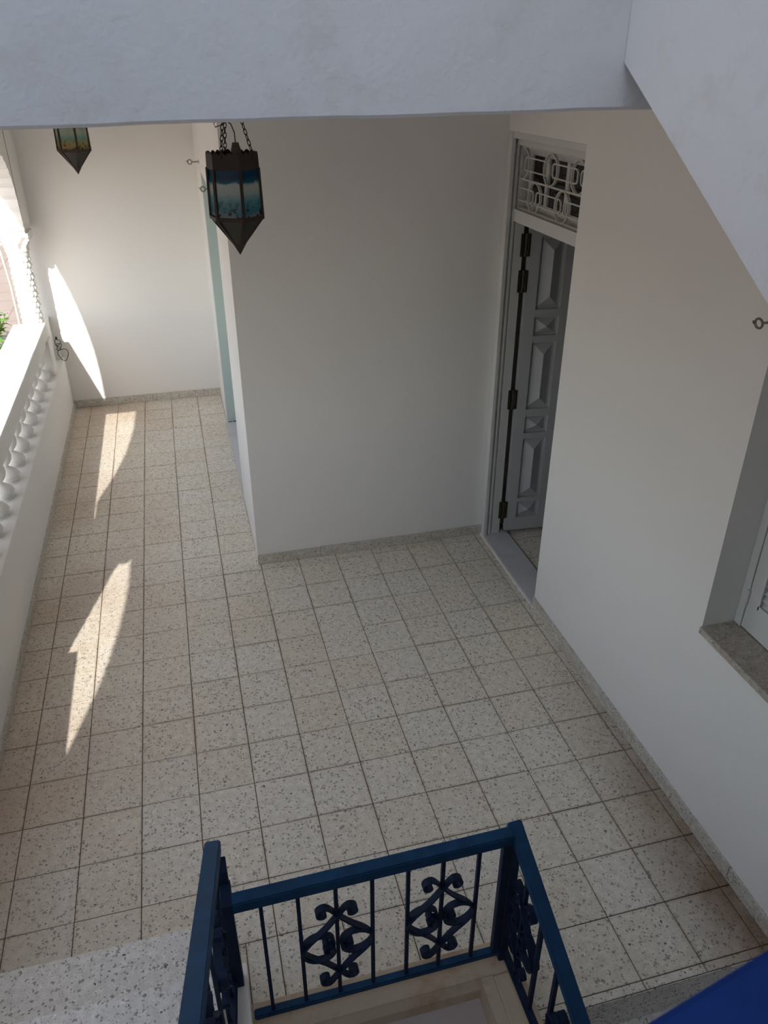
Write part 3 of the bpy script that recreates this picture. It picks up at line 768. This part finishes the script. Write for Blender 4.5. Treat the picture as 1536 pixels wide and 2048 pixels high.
# kerbs and rendered slab inside the railing
kb = empty('stairwell_kerb', (.4, 1.54, 0)); tag(kb, 'stained cream kerb and grey rendered slab inside the blue railing', 'kerb')
spart('kerb', -.062, .90, 1.475, 1.595, -.2, .055, mat='kerb', bev=.006, par=kb)
spart('kerb', .79, .90, .2, 1.475, -.2, .052, mat='kerb', bev=.006, par=kb)
bm = bmesh.new(); prism(bm, [(1.475, -.02), (.1, -.16), (.1, -.4), (1.475, -.4)], lambda p, s: ((-.062 if s == 0 else .79) - .4, p[0] - 1.54, p[1])); obj('slab', bm, 'slab', kb)
bm = bmesh.new(); prism(bm, [(.745, .052), (.79, .052), (.79, -.25), (.70, -.25)], lambda p, s: (p[0] - .4, (1.475 if s == 0 else .1) - 1.54, p[1] - (0 if s == 0 else .05))); obj('fillet', bm, 'kerb', kb)
bm = bmesh.new(); prism(bm, [(1.475, .05), (1.455, .02), (1.44, -.1), (1.475, -.1)], lambda p, s: ((-.062 if s == 0 else .75) - .4, p[0] - 1.54, p[1])); obj('fillet', bm, 'kerb', kb)

# ------------------------------------------------------------------ blue railing
rl = empty('stair_railing', (.39, 1.53, 0)); tag(rl, 'dark blue wrought iron railing with scroll ornaments round the stairwell', 'railing')
ORG = Vector((.39, 1.53, 0))
def rpart(name, bm, mat, parent=rl):
    for v in bm.verts: v.co -= ORG
    return obj(name, bm, mat, parent)
YR = 1.53
def rail_bar(name, a, b, w, h, mat, bev=.004):
    bm = bmesh.new(); bar(bm, a, b, w, h); bmesh.ops.bevel(bm, geom=list(bm.edges), offset=bev, segments=2, affect='EDGES'); return rpart(name, bm, mat)
# front panel
rail_bar('top_rail', (-.075, YR, .715), (.83, YR, .728), .045, .045, 'blue')
rail_bar('bottom_rail', (-.055, YR, .100), (.845, YR, .104), .030, .022, 'blue')
for x in (.010, .124, .243, .361, .480, .598, .721):
    bm = bmesh.new(); box(bm, x - .006, x + .006, YR - .006, YR + .006, .105, .70); rpart('bar', bm, 'bluebar')
# posts
bm = bmesh.new(); box(bm, .828, .862, YR - .016, YR + .022, .056, .70, bev=.003); box(bm, .800, .822, YR - .012, YR + .012, .095, .695, bev=.003); rpart('post', bm, 'bluebar')
bm = bmesh.new(); box(bm, -.120, -.075, 1.585, 1.640, .150, .795, bev=.003); rpart('post', bm, 'bluebar')
bm = bmesh.new(); box(bm, -.105, -.070, YR - .02, 1.60, .69, .735, bev=.003); rpart('bracket', bm, 'bluebar')
# right hand panel beside the cellar steps
A = Vector((.848, 1.565, .748)); B = Vector((.893, .80, .300))
rail_bar('top_rail', A, B, .046, .036, 'blue')
rail_bar('bottom_rail', (.850, YR, .104), (.850, .55, .100), .026, .022, 'bluebar')
for y in (1.31, 1.19, 1.07, .95):
    f = (A.y - y) / (A.y - B.y); z = A.z + (B.z - A.z) * f; x = .852
    bm = bmesh.new(); box(bm, x - .007, x + .007, y - .007, y + .007, .105, z - .01); rpart('bar', bm, 'bluebar')
bm = bmesh.new(); box(bm, .845, .859, 1.424, 1.438, .105, .65); rpart('bar', bm, 'bluebar')
# left hand rail of the stair
A2 = Vector((-.108, 1.665, .815)); B2 = Vector((-.186, .55, 1.42))
rail_bar('top_rail', A2, B2, .048, .040, 'blue')
rail_bar('bottom_rail', (-.108, 1.60, .21), (-.150, .55, .86), .026, .020, 'bluebar')
for k in range(8):
    y = 1.52 - k * .12; f = (A2.y - y) / (A2.y - B2.y); z = A2.z + (B2.z - A2.z) * f; x = -.108 - .075 * f
    zb = .21 + (1.60 - y) * .62
    bm = bmesh.new(); box(bm, x - .006, x + .006, y - .006, y + .006, zb, z - .01); rpart('bar', bm, 'bluebar')
# scrolls: S-shaped straps of flat iron
def spiral(c, r0, r1, a0, a1, n=16):
    return [(c[0] + (r0 + (r1 - r0) * i / n) * math.cos(math.radians(a0 + (a1 - a0) * i / n)), c[1] + (r0 + (r1 - r0) * i / n) * math.sin(math.radians(a0 + (a1 - a0) * i / n))) for i in range(n + 1)]
def catmull(P, n=8):
    out = []; Q = [P[0]] + P + [P[-1]]
    for i in range(1, len(Q) - 2):
        for k in range(n):
            t = k / n; p = []
            for d in (0, 1):
                a, b, c, e = Q[i - 1][d], Q[i][d], Q[i + 1][d], Q[i + 2][d]
                p.append(.5 * (2 * b + (c - a) * t + (2 * a - 5 * b + 4 * c - e) * t * t + (3 * b - a - 3 * c + e) * t ** 3))
            out.append(tuple(p))
    out.append(P[-1]); return out
# strap: outer curl top left, over the middle bar, to the right flank, back along the lower inside, inner curl
CURL = spiral((-.047, .163), .010, .027, -20, -390 + 0, 18)
BODY = [(-.027, .187), (-.008, .160), (.012, .132), (.045, .090), (.088, .048), (.113, .014), (.117, -.010), (.104, -.036), (.076, -.054), (.044, -.054), (.020, -.038), (.011, -.014), (.020, .010), (.040, .012), (.048, -.008), (.040, -.022), (.030, -.018)]
CURL = spiral((-.045, .166), .010, .028, 345, 50, 16)
STRAP = CURL[:-1] + catmull(BODY, 6)[2:]
def strap_mesh(sx, sz, plane, w=.024, th=.0055):
    bm = bmesh.new(); pts = [(sx * x, sz * z) for x, z in STRAP]; rows = []; n = len(pts)
    for i, p in enumerate(pts):
        a = pts[min(i + 1, n - 1)]; b = pts[max(i - 1, 0)]; tx, tz = a[0] - b[0], a[1] - b[1]; l = math.hypot(tx, tz) or 1; nx, nz = -tz / l, tx / l
        row = []
        for s, k in ((-1, -1), (1, -1), (1, 1), (-1, 1)):
            u, v, d = p[0] + nx * k * th / 2, p[1] + nz * k * th / 2, s * w / 2
            row.append(bm.verts.new((u, d, v) if plane == 'x' else (d, u, v)))
        rows.append(row)
    for A_, B_ in zip(rows, rows[1:]):
        for k in range(4): bm.faces.new((A_[k], A_[(k + 1) % 4], B_[(k + 1) % 4], B_[k]))
    bm.faces.new(rows[0]); bm.faces.new(rows[-1][::-1])
    return bm
def scroll(c, plane, shear=0.0, s=1.0):
    for sx in (-1, 1):
        for sz in (-1, 1):
            bm = strap_mesh(sx, sz, plane)
            for v in bm.verts:
                u = v.co.x if plane == 'x' else v.co.y
                v.co = Vector((v.co.x, v.co.y, v.co.z * s * 1.04 + shear * u)) + Vector(c) + Vector((0, .004 * sx * sz, 0) if plane == 'x' else (.004 * sx * sz, 0, 0))
            rpart('scroll', bm, 'bluebar')
scroll((.243, YR, .385), 'x'); scroll((.598, YR, .392), 'x')
scroll((.852, 1.43, .36), 'y', .25, .9); scroll((.852, 1.07, .27), 'y', .25, .7)
scroll((-.118, 1.40, .66), 'y', -.55, .9); scroll((-.135, 1.04, .89), 'y', -.55, .9)

# guard rail of the landing, close to the viewer
gd = empty('landing_guard_rail', (.5, .25, RI * NS)); tag(gd, 'bright blue iron handrail of the stair landing close to the upper flight', 'railing')
bm = bmesh.new(); a = Vector((.06, .181, 2.280)); b = Vector((.885, .350, 2.280)); o = gd.location
bar(bm, a - o, b - o, .058, .040); bmesh.ops.bevel(bm, geom=list(bm.edges), offset=.006, segments=2, affect='EDGES'); obj('handrail', bm, 'bright', gd)
for f in (.06, .95):
    p = a.lerp(b, f); bm = bmesh.new(); box(bm, p.x - .015 - o.x, p.x + .015 - o.x, p.y - .015 - o.y, p.y + .015 - o.y, RI * NS - o.z - .2, 2.26 - o.z); obj('post', bm, 'bright', gd)
for k in range(1, 7):
    p = a.lerp(b, .06 + .89 * k / 7); bm = bmesh.new(); box(bm, p.x - .006 - o.x, p.x + .006 - o.x, p.y - .006 - o.y, p.y + .006 - o.y, RI * NS - o.z - .1, 2.26 - o.z); obj('bar', bm, 'bright', gd)
bm = bmesh.new(); bar(bm, Vector((a.x, a.y, RI * NS - .1)) - o, Vector((b.x, b.y, RI * NS - .1)) - o, .03, .03); obj('bottom_rail', bm, 'bright', gd)

# ------------------------------------------------------------------ outside: sunny terracotta yard
m, nt, b = new_mat('terracotta_paving'); P_ = pos(nt)
br = nd(nt, 'ShaderNodeTexBrick', offset=0.0, i_Scale=1.0)
br.inputs['Color1'].default_value = lin(160, 141, 127); br.inputs['Color2'].default_value = lin(170, 151, 137); br.inputs['Mortar'].default_value = lin(136, 114, 100)
br.inputs['Brick Width'].default_value = .6; br.inputs['Row Height'].default_value = .6; br.inputs['Mortar Size'].default_value = .012
nt.links.new(P_, br.inputs['Vector'])
nn = nd(nt, 'ShaderNodeTexNoise', i_Scale=2.0, i_Detail=6.0); nt.links.new(P_, nn.inputs['Vector'])
c = mix(nt, .3, br.outputs[0], ramp(nt, nn.outputs[0], [(.3, lin(148, 126, 110)), (.7, lin(182, 162, 148))]).outputs[0])
nt.links.new(c, b.inputs['Base Color']); b.inputs['Roughness'].default_value = .85
MT['yard'] = m
structure(boxes('ground', [(-40, 40, -40, 40, -1.75, -1.65), (-40, -1.395, -30, 40, -1.65, -.25), (-1.395, 40, YF + .2, 40, -1.65, -.25)], 'yard'), 'sunlit terracotta paving outside the porch')
def leaf_mesh():
    bm = bmesh.new(); v = []
    for y, w, z in ((0, .002, 0), (.02, .016, .006), (.045, .022, .008), (.07, .014, .002), (.09, .001, -.008)):
        v.append([bm.verts.new((-w, y, z)), bm.verts.new((0, y, z - .004)), bm.verts.new((w, y, z))])
    for A_, B_ in zip(v, v[1:]):
        bm.faces.new((A_[0], A_[1], B_[1], B_[0])); bm.faces.new((A_[1], A_[2], B_[2], B_[1]))
    me = bpy.data.meshes.new('leaf'); bm.to_mesh(me); bm.free(); return me
LEAF = leaf_mesh()
plants = [((-2.36, 10.9, -.25), .40, 'leafy green shrub beyond the grey pipe in the yard'), ((-2.16, 9.9, -.25), .42, 'leafy green shrub on the porch side of the grey pipe'), ((-2.06, 9.0, -.25), .34, 'low leafy green shrub next to the parapet in the yard')]
for loc, h, lab in plants:
    t = empty('shrub', loc); tag(t, lab, 'shrub', 'shrubs in the sunny yard')
    for s in range(9):
        a = s * 2.4; d = Vector((math.cos(a) * .5, math.sin(a) * .5, 1)).normalized(); hh = h * random.uniform(.6, 1.05)
        bm = bmesh.new(); tube(bm, [(0, 0, 0), tuple(d * hh * .5), tuple(d * hh + Vector((0, 0, -.02)))], [.007, .005, .003], 5); stm = obj('stem', bm, 'stem', t)
        for k in range(9):
            f = .35 + .65 * k / 8; q = link('leaf', LEAF, 'leaf', stm, tuple(d * hh * f))
            q.rotation_euler = (random.uniform(-.3, .7), random.uniform(-.4, .4), k * 2.4 + s); q.scale = (1.3,) * 3
bm = bmesh.new(); tube(bm, [(-3.4, 10.45, -.10), (-1.5, 10.45, -.10)], .035, 10)
for x in (-3.2, -2.4, -1.6): tube(bm, [(x, 10.45, -.26), (x, 10.45, -.11)], .02, 8)
tag(obj('pipe', bm, 'pipe'), 'grey horizontal pipe on short feet between the shrubs', 'pipe')
bm = bmesh.new(); tube(bm, [(-1.66, 8.72, -.26), (-1.62, 8.72, .6), (-1.60, 8.62, 1.0), (-1.60, 8.50, 1.36), (-1.64, 8.35, 1.75), (-1.70, 8.1, 2.4)], .011, 8)
tag(obj('pale_cable', bm, 'pole', None, True), 'pale cable rising outside the parapet beside the carved column', 'cable')
